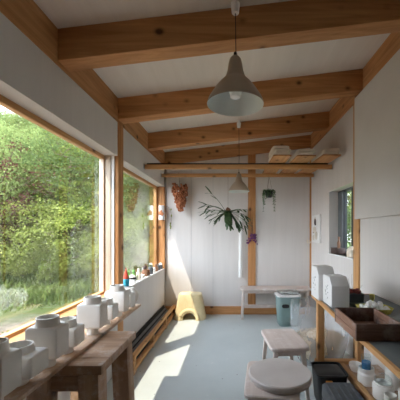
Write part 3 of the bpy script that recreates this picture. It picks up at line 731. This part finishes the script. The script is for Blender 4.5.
FR = [(PI*.97, 1.05, .44, 1.6), (PI*1.03, .55, .38, 1.6), (PI*.99, .2, .36, 1.4), (PI*1.1, -.1, .32, 1.0), (PI*1.2, -.5, .26, 1.5), (PI*1.45, -1.0, .22, 1), (PI*1.6, -1.1, .26, 1), (PI*1.85, -.9, .30, 1.0),
      (PI*1.95, -.35, .34, 2.2), (PI*2.02, .1, .30, 3.5), (PI*1.9, .5, .26, 4), (PI*1.02, .7, .34, 3.5), (PI*1.35, .3, .24, 3.5), (PI*1.75, .35, .22, 3.5), (PI*1.97, -.7, .36, .6), (PI*1.05, -.75, .22, .5), (PI*1.0, .35, .30, 2.2), (PI*1.15, -.35, .30, 1.0), (PI*1.92, -.15, .30, 1.6), (PI*1.98, -.95, .30, .5), (PI*1.5, -.9, .26, .8), (PI*1.05, .0, .26, 1.5)]
for az, el, L, dr in FR:
    bm = nb(); fb = (.03*math.cos(az), .03*math.sin(az)-.01, .01); frond(bm, fb, az, el, L*.9, dr, .027)
    zmax = max(v.co.y for v in bm.verts); 
    if zmax > .25:
        for v in bm.verts: v.co.y = min(v.co.y, .25)
    obj('frond', bm, M['greenleaf'], t, 0)
# hanging pot
random.seed(8)
t = thing('hanging_planter', 'small black hanging pot with trailing green plant on the far rail', 'hanging plant', (.50, 4.15, 1.74))
bm = nb(); loft(bm, [(0, .035, .035, 2), (.004, .04, .04, 2), (.09, .055, .055, 2), (.09, .05, .05, 2), (.07, .048, .048, 2)], 32); obj('pot', bm, M['black'], t)
for a in (0, 2.1, 4.2):
    bm = nb(); tube(bm, [(.053*math.cos(a), .053*math.sin(a), .088), (.0, .0, .303)], .0016, 5); obj('string', bm, M['stem'], t)
bm = nb()
for k in range(26):
    a = random.random()*2*PI; L = random.choice((.04, .08, .12, .2, .30)) if abs(math.cos(a)) > .3 else .08
    p = Vector((.045*math.cos(a), .045*math.sin(a), .09)); pts = [p.copy()]
    for i in range(8):
        p = p+Vector((math.cos(a)*.006*(4-i if i < 4 else 0)/1.5, math.sin(a)*.006*(4-i if i < 4 else 0)/1.5, .012*(1-i*.6) if i < 2 else -L/6)); pts.append(p.copy())
    tube(bm, pts, .002, 4)
    for q in pts[1:]:
        for m_ in range(3): ball(bm, q+Vector((random.uniform(-.012, .012), random.uniform(-.012, .012), random.uniform(-.01, .01))), random.uniform(.004, .008), 1, (1, 1, .6))
obj('trailing_foliage', bm, M['trail'], t)
# rust coloured dried bunch
random.seed(9)
t = thing('dried_flower_bunch', 'rust-brown bunch of dried flowers hanging upside down at the far wall', 'dried flowers', (-.805, 4.30, 1.56))
bm = nb()
for k in range(620):
    u = random.random(); z = .40*u; w = .025+.100*min(1, (u*1.2))**.7*(1 if u < .8 else 1-1.2*(u-.8))
    a = random.random()*2*PI; q = math.sqrt(random.random()); cx = -.0+.0*z
    x = w*q*math.cos(a)-(.045 if u > .85 and math.cos(a) < 0 else 0)*0+.015*(1-u); y = w*.75*q*math.sin(a)
    if u > .86 and abs(x+.01) < .03: continue
    ball(bm, (x, min(y, .09), z), random.uniform(.008, .019), 1, (1, 1, 1), 1.2)
obj('flower_heads', bm, M['rust_flower'], t, 0)
bm = nb(); tube(bm, [(0, 0, .36), (.003, -.0, .40), (0, -.10, .545)], .003, 5); obj('hanging_string', bm, M['stem'], t)
# purple dried bunch on the post
random.seed(10)
t = thing('purple_dried_bunch', 'bunch of purple dried flowers hanging head-down on the end wall post', 'dried flowers', (.272, 4.375, 1.08))
bm = nb()
for k in range(110):
    a = random.random()*2*PI; q = random.random()**.5; ball(bm, (.085*q*math.cos(a), .02*math.sin(a), .06+.085*q*math.sin(a*1.7)), random.uniform(.006, .012), 1, (1, .8, 1), .6)
obj('flower_heads', bm, M['purple'], t, 0)
for k in range(9):
    bm = nb(); tube(bm, [(random.uniform(-.03, .03), .0, .09), (random.uniform(-.012, .012), .005, .25), (random.uniform(-.03, .03), .008, .30+.16*random.random())], .002, 5, .0012); obj('stem', bm, M['stem'], t)
# vine at the left back corner + paper card
random.seed(12)
t = thing('hanging_vine', 'thin green vine hanging against the sunlit corner of the far wall', 'vine', (-.99, 4.38, 1.30))
bm = nb(); tube(bm, [(-.03, .02, .34), (.0, .01, .32), (.03, .01, .28), (.045, .01, .2), (.04, .01, .1), (.03, .01, .03)], .0014, 5); obj('vine_stem', bm, M['stem'], t)
for z in (.29, .2, .19, .08, .05, .03, .01):
    bm = nb(); ball(bm, (.04+random.uniform(-.015, .015), .0, z), .014, 2, (.7, .25, 1.2)); obj('leaf', bm, M['leaf_c'], t)
t = thing('paper_lantern', 'white paper lantern with rust-brown patch on the left corner post', 'lantern', (-1.078, 4.325, 1.43))
bm = nb(); loft(bm, [(0, .04, .04, 2), (.004, .042, .042, 2), (.21, .042, .042, 2), (.214, .036, .036, 2)], 36); obj('paper_cylinder', bm, M['whitepaint'], t)
bm = nb(); 
for (x, z, r) in ((-.008, .10, .032), (.014, .085, .026), (.0, .13, .02)): ball(bm, (x, -.034, z), r, 2, (1, .5, 1.1), .2)
obj('rust_patch', bm, M['terracotta'], t)
# white tube
t = thing('hanging_pipe', 'vertical white pipe hanging on the far wall left of the post', 'pipe', (.10, 4.36, .57))
bm = nb(); loft(bm, [(0, .029, .029, 2), (.003, .031, .031, 2), (.25, .031, .031, 2)], 28); obj('lower_sleeve', bm, M['whitepaint'], t)
bm = nb(); loft(bm, [(.25, .028, .028, 2), (1.02, .028, .028, 2), (1.023, .025, .025, 2)], 28); obj('pipe_tube', bm, M['whitepaint'], t)
bm = nb(); box(bm, -.027, .027, .0, .058, .78, .80, .002); obj('pipe_clip', bm, M['whitepaint'], t)
# relief plaque on right wall
t = thing('hanging_plaque', 'white relief plaque with dark bird figure on the right wall', 'plaque', (XR-.001, 4.10, 1.10))
bm = nb(); box(bm, -.022, 0, -.19, .19, 0, .39, .004); obj('plaque_board', bm, M['whitepaint'], t)
bm = nb()
for (y, z, r, q) in ((.0, .30, .045, (.3, .8, 1.3)), (.03, .18, .06, (.3, 1.1, .8)), (-.05, .10, .05, (.3, 1, 1.2)), (.08, .07, .04, (.3, .8, 1))): ball(bm, (-.026, y, z), r, 2, q, .3)
obj('relief_figure', bm, M['slab'], t)
bm = nb()
for (y, z, r, q) in ((-.03, .29, .03, (.4, .6, 1.5)), (-.05, .255, .018, (.4, 1.2, .8))): ball(bm, (-.036, y, z), r, 2, q, .3)
obj('dark_bird', bm, M['darkbrown'], t)
bm = nb(); ball(bm, (-.036, .06, .14), .016, 2, (.4, 1.6, .5), .3); obj('dark_tail', bm, M['darkbrown'], t)
# sprig in far right corner
bm = nb(); random.seed(14)
tube(bm, [(0, 0, 0), (-.03, -.02, .03), (-.05, -.03, .09)], .002, 5)
for k in range(16): ball(bm, (-.02+random.uniform(-.03, .03), -.02+random.uniform(-.01, .01), .01+random.random()*.05), .007, 1, (1, 1, 1), .5)
single('hanging_sprig', bm, M['ivory'], 'tiny pale dried sprig in the far right corner', 'dried flowers', (1.14, 4.37, 1.07))

# sill things of the small right window
bm = nb(); box(bm, -.05, .05, -.10, .10, 0, .075, .004); single('dark_box', bm, M['darkbrown'], 'small dark brown box on the right window sill', 'box', (XR+.045, 3.40, RZ0))
bm = nb(); loft(bm, [(0, .015, .02, 2), (.06, .018, .02, 2), (.09, .008, .01, 2), (.13, .012, .008, 2)], 20); single('dark_figure', bm, M['brownclay'], 'thin brown figure standing on the dark box by the small window', 'figurine', (XR+.04, 3.36, RZ0+.0755))
bm = nb(); loft(bm, [(0, .04, .05, 5), (.004, .045, .055, 5), (.075, .045, .055, 5), (.11, .02, .03, 3)], 28); single('cream_block', bm, M['ivory'], 'cream-coloured block on the right window sill beside the post', 'block', (XR+.045, 2.99, RZ0))

# ------------------------------------------------------------------ figurines on the second window sill
SL = SZ+.0125
def fig(name, label, x, y, parts, cat='figurine'):
    t = thing(name, label, cat, (x, y, SL), 0, 'figurines on the second window sill')
    for n, prof, m in parts:
        bm = nb(); loft(bm, [(z, r, r*(.85), 2) for z, r in prof], 28); obj(n, bm, M[m], t, 50)
    return t
def py(px, X): return 290*X/(234-px)
fig('gnome_figurine', 'figurine with red cone hat over a turquoise base, nearest on the sill', -1.09, py(126, 1.09), [('turquoise_base', [(0, .028), (.004, .034), (.06, .036), (.075, .028)], 'blue'), ('red_hat', [(.075, .028), (.10, .026), (.15, .010), (.17, .005), (.19, .002)], 'red')])
fig('round_figurine', 'round white figurine with black spot beside the gnome', -1.095, py(132.6, 1.095), [('body', [(0, .02), (.01, .034), (.04, .04), (.075, .028), (.085, .01)], 'whitepaint'), ('black_spot', [(.035, .005), (.04, .042), (.06, .037), (.065, .005)], 'black')])
fig('green_glass_figurine', 'green glass figurine with a ring-shaped top on the sill', -1.135, py(133.6, 1.135), [('body', [(0, .02), (.006, .035), (.05, .03), (.08, .012), (.09, .018), (.11, .018), (.125, .006)], 'greenglass')])
fig('ivory_figurine', 'tall ivory figurine like a small bottle on the sill', -1.095, py(138.6, 1.095), [('body', [(0, .022), (.004, .027), (.08, .026), (.10, .012), (.125, .012), (.13, .006)], 'ivory')])
fig('white_dish_figurine', 'low white figurine right of the ivory one', -1.09, py(141.8, 1.09), [('body', [(0, .02), (.02, .036), (.04, .034), (.05, .01)], 'whitepaint')])
fig('brown_figurine', 'brown figurine with a dark round head on the sill', -1.105, py(145.0, 1.105), [('body', [(0, .03), (.01, .042), (.06, .04), (.085, .02)], 'brownclay'), ('dark_head', [(.085, .012), (.095, .026), (.12, .026), (.135, .008)], 'darkbrown')])
fig('stout_brown_figurine', 'stout reddish brown figurine just right of the dark-headed one', -1.09, py(147.6, 1.09), [('body', [(0, .025), (.01, .034), (.06, .03), (.08, .01)], 'brownclay')])
fig('charcoal_figurine', 'charcoal grey cylinder figurine in the middle of the sill', -1.09, py(150.6, 1.09), [('body', [(0, .028), (.004, .032), (.075, .032), (.09, .02), (.092, .005)], 'charcoal')])
fig('pale_cup_figurine', 'pale grey cup figurine between charcoal and brown ones', -1.09, py(153.4, 1.09), [('body', [(0, .02), (.004, .025), (.06, .03), (.065, .02)], 'porcelain')])
fig('brown_bird_figurine', 'brown bird-like figurine toward the far end of the sill', -1.09, py(156.0, 1.09), [('body', [(0, .02), (.01, .035), (.05, .034), (.075, .02), (.095, .022), (.105, .008)], 'brownclay')])
fig('dark_pot_figurine', 'dark little pot second from the far end of the sill', -1.09, py(158.4, 1.09), [('body', [(0, .02), (.01, .032), (.055, .03), (.07, .015), (.08, .018), (.082, .008)], 'charcoal')])
fig('white_capped_figurine', 'white and dark figurine at the far end of the sill', -1.09, py(160.6, 1.09), [('body', [(0, .02), (.006, .03), (.055, .028), (.06, .01)], 'charcoal'), ('white_cap', [(.06, .026), (.08, .024), (.09, .008)], 'whitepaint')])

# ------------------------------------------------------------------ outdoors
NV = Vector((-.50, .866))
def gz(x, y):
    s = x*NV.x+y*NV.y-8.2
    h = -.32
    if s > 0: h += .36*min(s, 12)*min(1, s/3)+.08*max(0, s-12)
    if s > 2: h += .5*noise.noise(Vector((x*.16, y*.16, 3)))
    return h+.03*noise.noise(Vector((x*.9, y*.9, 0)))
def terrain(name, x0, x1, y0, y1, n, m, mat, label):
    bm = nb(); g = [[bm.verts.new((x0+(x1-x0)*i/n, y0+(y1-y0)*j/m, gz(x0+(x1-x0)*i/n, y0+(y1-y0)*j/m))) for j in range(m+1)] for i in range(n+1)]
    for i in range(n):
        for j in range(m): bm.faces.new([g[i][j], g[i+1][j], g[i+1][j+1], g[i][j+1]])
    me_ = struct(name, bm, mat, label); return me_
def ground_mat():
    m, nt, b = base_mat('outdoor ground', .95, .1)
    g = coords(nt, (7, 7, 7)); n = N(nt, 'ShaderNodeTexNoise', Scale=1.0, Detail=12, Roughness=.75); nt.links.new(g, n.inputs['Vector'])
    r = ramp(nt, [(.35, (.055, .045, .033, 1)), (.65, (.16, .135, .105, 1))]); nt.links.new(n.outputs[0], r.inputs[0])
    g2 = coords(nt, (.9, .9, .9), (3, 1, 0)); n2 = N(nt, 'ShaderNodeTexNoise', Scale=1.0, Detail=6, Roughness=.7); nt.links.new(g2, n2.inputs['Vector'])
    sx = nt.nodes.new('ShaderNodeSeparateXYZ'); tc = nt.nodes.new('ShaderNodeTexCoord'); nt.links.new(tc.outputs['Object'], sx.inputs[0])
    a1 = N(nt, 'ShaderNodeMath', operation='MULTIPLY_ADD'); nt.links.new(sx.outputs[1], a1.inputs[0]); a1.inputs[1].default_value = .16; a1.inputs[2].default_value = -.62
    a2 = N(nt, 'ShaderNodeMath', operation='ADD'); nt.links.new(a1.outputs[0], a2.inputs[0]); nt.links.new(n2.outputs[0], a2.inputs[1])
    r2 = ramp(nt, [(.5, (0, 0, 0, 1)), (.75, (1, 1, 1, 1))]); nt.links.new(a2.outputs[0], r2.inputs[0])
    c = mixc(nt, r2.outputs[0], r.outputs[0], (.045, .06, .02, 1)); nt.links.new(c, b.inputs['Base Color']); bump(nt, b, n.outputs[0], .8, .03)
    return m
terrain('ground_outside', -45, -1.2, -12, 45, 110, 120, ground_mat(), 'gravel yard running into a green wooded hillside')
bm = nb(); v_ = [bm.verts.new(p) for p in ((1.34, -10, -.3), (30, -10, -.3), (30, 45, -.3), (1.34, 45, -.3))]; bm.faces.new(v_); struct('ground_right', bm, M['hill'], 'green ground outside the right window')

def leaf(bm, p, d, L, w):
    s = d.cross(Vector((random.uniform(-1, 1), random.uniform(-1, 1), random.uniform(-.3, 1)))).normalized()*w
    a = bm.verts.new(p); b = bm.verts.new(p+d*L*.45+s); c = bm.verts.new(p+d*L+Vector((0, 0, -L*.15))); e = bm.verts.new(p+d*L*.45-s)
    bm.faces.new([a, b, c, e])
def crown(kind, H, R, nclump, nleaf, Lf, wf, mat, seed, z0=.25):
    random.seed(seed); bm = nb(); wd = nb()
    tube(wd, [(0, 0, -.3), (.05, 0, H*.3), (-.04, .05, H*.6), (.05, 0, H*.9)], .05*H/3.5, 6, .015)
    for k in range(nclump):
        u = random.random(); z = H*(z0+(1-z0)*u); a = random.random()*2*PI
        prof = math.sin(PI*min(1, .12+.88*(1-u)**.8))**.7 if kind != 'plume' else (.35+.65*math.sin(PI*(.2+.75*u)))
        q = R*prof*random.random()**.45; c = Vector((q*math.cos(a), q*math.sin(a), z))
        if k % 3 == 0: tube(wd, [(0, 0, max(0, z-.5*q)), tuple(c*.6+Vector((0, 0, z*.3))), tuple(c)], .018, 4, .004)
        cr = R*random.uniform(.16, .30)
        for i in range(nleaf):
            o = Vector((random.gauss(0, 1), random.gauss(0, 1), random.gauss(0, .7)))*cr*.55
            if kind == 'plume': d = Vector((random.uniform(-1, 1), random.uniform(-1, 1), random.uniform(-.9, .5)))
            else: d = Vector((random.uniform(-1, 1), random.uniform(-1, 1), random.uniform(-.6, .7)))
            leaf(bm, c+o, d.normalized(), Lf*random.uniform(.6, 1.3), wf*random.uniform(.7, 1.2))
    e = bpy.data.objects.new('tree', None); C.objects.link(e)
    obj('foliage', bm, mat, e, 0, False); obj('trunk', wd, M['bark'], e, 0)
    return e
protos = [crown('plume', 4.2, 1.25, 170, 75, .085, .017, M['leaf_a'], 31), crown('round', 3.8, 1.5, 160, 70, .075, .021, M['leaf_b'], 32),
          crown('plume', 3.6, 1.3, 170, 75, .085, .018, M['leaf_a'], 33), crown('round', 3.4, 1.4, 150, 70, .075, .024, M['leaf_c'], 34)]
labs = ['feathery bright green tree on the wooded hillside', 'dense mid-green leafy tree on the wooded hillside', 'feathery bright green tree on the wooded hillside', 'yellow-green leafy tree on the wooded hillside']
grp = ['feathery trees on the hillside', 'mid-green trees on the hillside', 'feathery trees on the hillside', 'yellow-green trees on the hillside']
random.seed(77)
spots = []; tries = 0
while len(spots) < 190 and tries < 9000:
    tries += 1
    y = random.uniform(6, 32); x = -y*random.uniform(.22, .95)
    s = x*NV.x+y*NV.y
    if s < 9.3 or s > 30: continue
    md = 1.15+.045*s
    if any((x-a)**2+(y-b)**2 < md*md for a, b, _ in spots): continue
    spots.append((x, y, s))
used = set()
for (x, y, s) in spots:
    k = random.choices((0, 1, 2, 3), (4, 3, 4, 1.6))[0]
    if k not in used: o = protos[k]; used.add(k)
    else: o = copy_tree(protos[k])
    o.name = 'hillside_tree'; sc = random.uniform(.75, 1.2)*(1+.012*s)
    hmax = 1.25+.432*y-gz(x, y)
    if x < -.62*y: sc = max(.4, min(sc, hmax/4.5))
    o.location = (x, y, gz(x, y)-.1); o.rotation_euler = (0, 0, random.random()*6.3); o.scale = (sc, sc, sc*random.uniform(.9, 1.15))
    tag(o, labs[k], 'tree', grp[k])
# nearer special plants
cop = crown('round', 3.6, 1.25, 90, 50, .07, .022, M['leaf_r'], 41, .3); cop.name = 'copper_tree'; cop.location = (-6.2, 7.6, gz(-6.2, 7.6)); tag(cop, 'copper-red leaved tree at the left of the big window', 'tree')
sp = crown('round', 2.0, 1.1, 130, 60, .06, .02, M['leaf_c'], 42, .1)
near = [(-5.9, 8.0, 1.0), (-4.7, 8.3, 1.05), (-3.9, 8.9, .9), (-7.3, 7.5, .9), (-3.0, 8.4, .95), (-2.3, 8.8, 1.0), (-6.6, 8.9, 1.2), (-5.3, 9.2, 1.3), (-4.1, 9.9, 1.3)]+[(-.82*7.6+.42*i, 7.5+.33*(i % 3)+.12*i, .34+.12*((i*7) % 4)) for i in range(12)]
nl = ['yellow-green shrub in front of the copper tree', 'yellow-green shrub in the middle of the big window', 'yellow-green shrub near the window post, low', 'yellow-green shrub at the left edge of the window', 'yellow-green shrub seen low in the second window', 'yellow-green shrub right in the second window', 'tall yellow-green shrub behind the copper tree', 'tall yellow-green shrub behind the middle shrub', 'tall yellow-green shrub nearest the hill foot on the right']+['low leafy bush among the weeds at the edge of the gravel yard']*12
for k, (x, y, s) in enumerate(near):
    o = sp if k == 0 else copy_tree(sp)
    o.name = 'leafy_shrub'; o.location = (x, y, gz(x, y)-.05); o.scale = (s, s, s); o.rotation_euler = (0, 0, k*1.3); tag(o, nl[k], 'shrub', 'shrubs at the foot of the hill' if k < 9 else 'low bushes at the edge of the gravel')
# bamboo-like sapling
# greenery behind right window
for k, (x, y) in enumerate(((4.2, 9.5), (5.8, 12), (4.0, 12.5), (7, 14))):
    o = copy_tree(protos[(1, 3, 1, 3)[k]]); o.name = 'garden_tree'; o.location = (x, y, -.35); o.scale = (1.2,)*3
    tag(o, ['leafy tree nearest outside the small right window', 'tree behind others outside the small right window', 'leafy tree outside the small window, second row left', 'farthest tree outside the small right window'][k], 'tree', 'trees outside the small window')
# weeds
random.seed(50); bm = nb()
cnt = 0
while cnt < 15000:
    y = random.uniform(3.2, 10.5); x = -y*random.uniform(.2, .98)-.4
    if x > -1.5: continue
    s = x*NV.x+y*NV.y
    dens = min(1, max(0, (s-7.0)/1.0))+.5*max(0, noise.noise(Vector((x*.8, y*.8, 5)))-.3) + (.3 if x > -.52*y-.2 and y > 4.5 else 0)
    if random.random() > dens: continue
    h = random.uniform(.05, .16)*(.4+min(1, dens))*(1.5 if s > 7.6 else 1); z = gz(x, y); a = random.random()*6.3; w = random.uniform(.010, .024)
    L = Vector((math.cos(a), math.sin(a), 0)); S = Vector((-L.y, L.x, 0))*w; p = Vector((x, y, z-.01)); bend = random.uniform(.2, .9)*h
    v = [bm.verts.new(p-S), bm.verts.new(p+S), bm.verts.new(p+S*.8+L*bend*.4+Vector((0, 0, h*.65))), bm.verts.new(p-S*.8+L*bend*.4+Vector((0, 0, h*.65))), bm.verts.new(p+L*bend+Vector((0, 0, h)))]
    bm.faces.new([v[0], v[1], v[2], v[3]]); bm.faces.new([v[3], v[2], v[4]]); cnt += 1
o = obj('weeds', bm, M['grassblade'], None, 0, False); tag(o, 'tall green weeds growing along the gravel yard', 'weeds', None, 'stuff')

# ------------------------------------------------------------------ light
w = bpy.data.worlds.new('sky'); scn.world = w; w.use_nodes = True; nt = w.node_tree
bg = nt.nodes['Background']
tc = nt.nodes.new('ShaderNodeTexCoord'); sp_ = nt.nodes.new('ShaderNodeSeparateXYZ'); nt.links.new(tc.outputs['Generated'], sp_.inputs[0])
r = ramp(nt, [(.0, (.86, .91, 1.0, 1)), (.45, (.78, .86, 1.0, 1)), (1.0, (.62, .76, 1.0, 1))]); nt.links.new(sp_.outputs[2], r.inputs[0])
nt.links.new(r.outputs[0], bg.inputs[0]); bg.inputs[1].default_value = 2.8
sun = bpy.data.lights.new('sun', 'SUN'); sun.energy = 4.2; sun.angle = math.radians(.53); sun.color = (1, .90, .78)
so = bpy.data.objects.new('sun', sun); C.objects.link(so)
so.rotation_euler = Vector((-.375, -.415, 1)).to_track_quat('Z', 'Y').to_euler(); so.location = (-3, -3, 8)

# ------------------------------------------------------------------ camera
cam = bpy.data.cameras.new('camera'); co = bpy.data.objects.new('camera', cam); C.objects.link(co)
co.location = (0, 0, 1.25); co.rotation_euler = (PI/2, 0, 0)
cam.sensor_width = 36; cam.lens = 290/400*36; cam.shift_x = -.085; cam.shift_y = .08; cam.clip_start = .02; cam.clip_end = 200
scn.camera = co
scn.view_settings.view_transform = 'Standard'; scn.view_settings.look = 'None'; scn.view_settings.exposure = 1.8; scn.view_settings.gamma = 1
scn.view_settings.use_curve_mapping = False
scn.cycles.use_denoising = True
scn.cycles.max_bounces = 10; scn.cycles.diffuse_bounces = 7; scn.cycles.transparent_max_bounces = 24
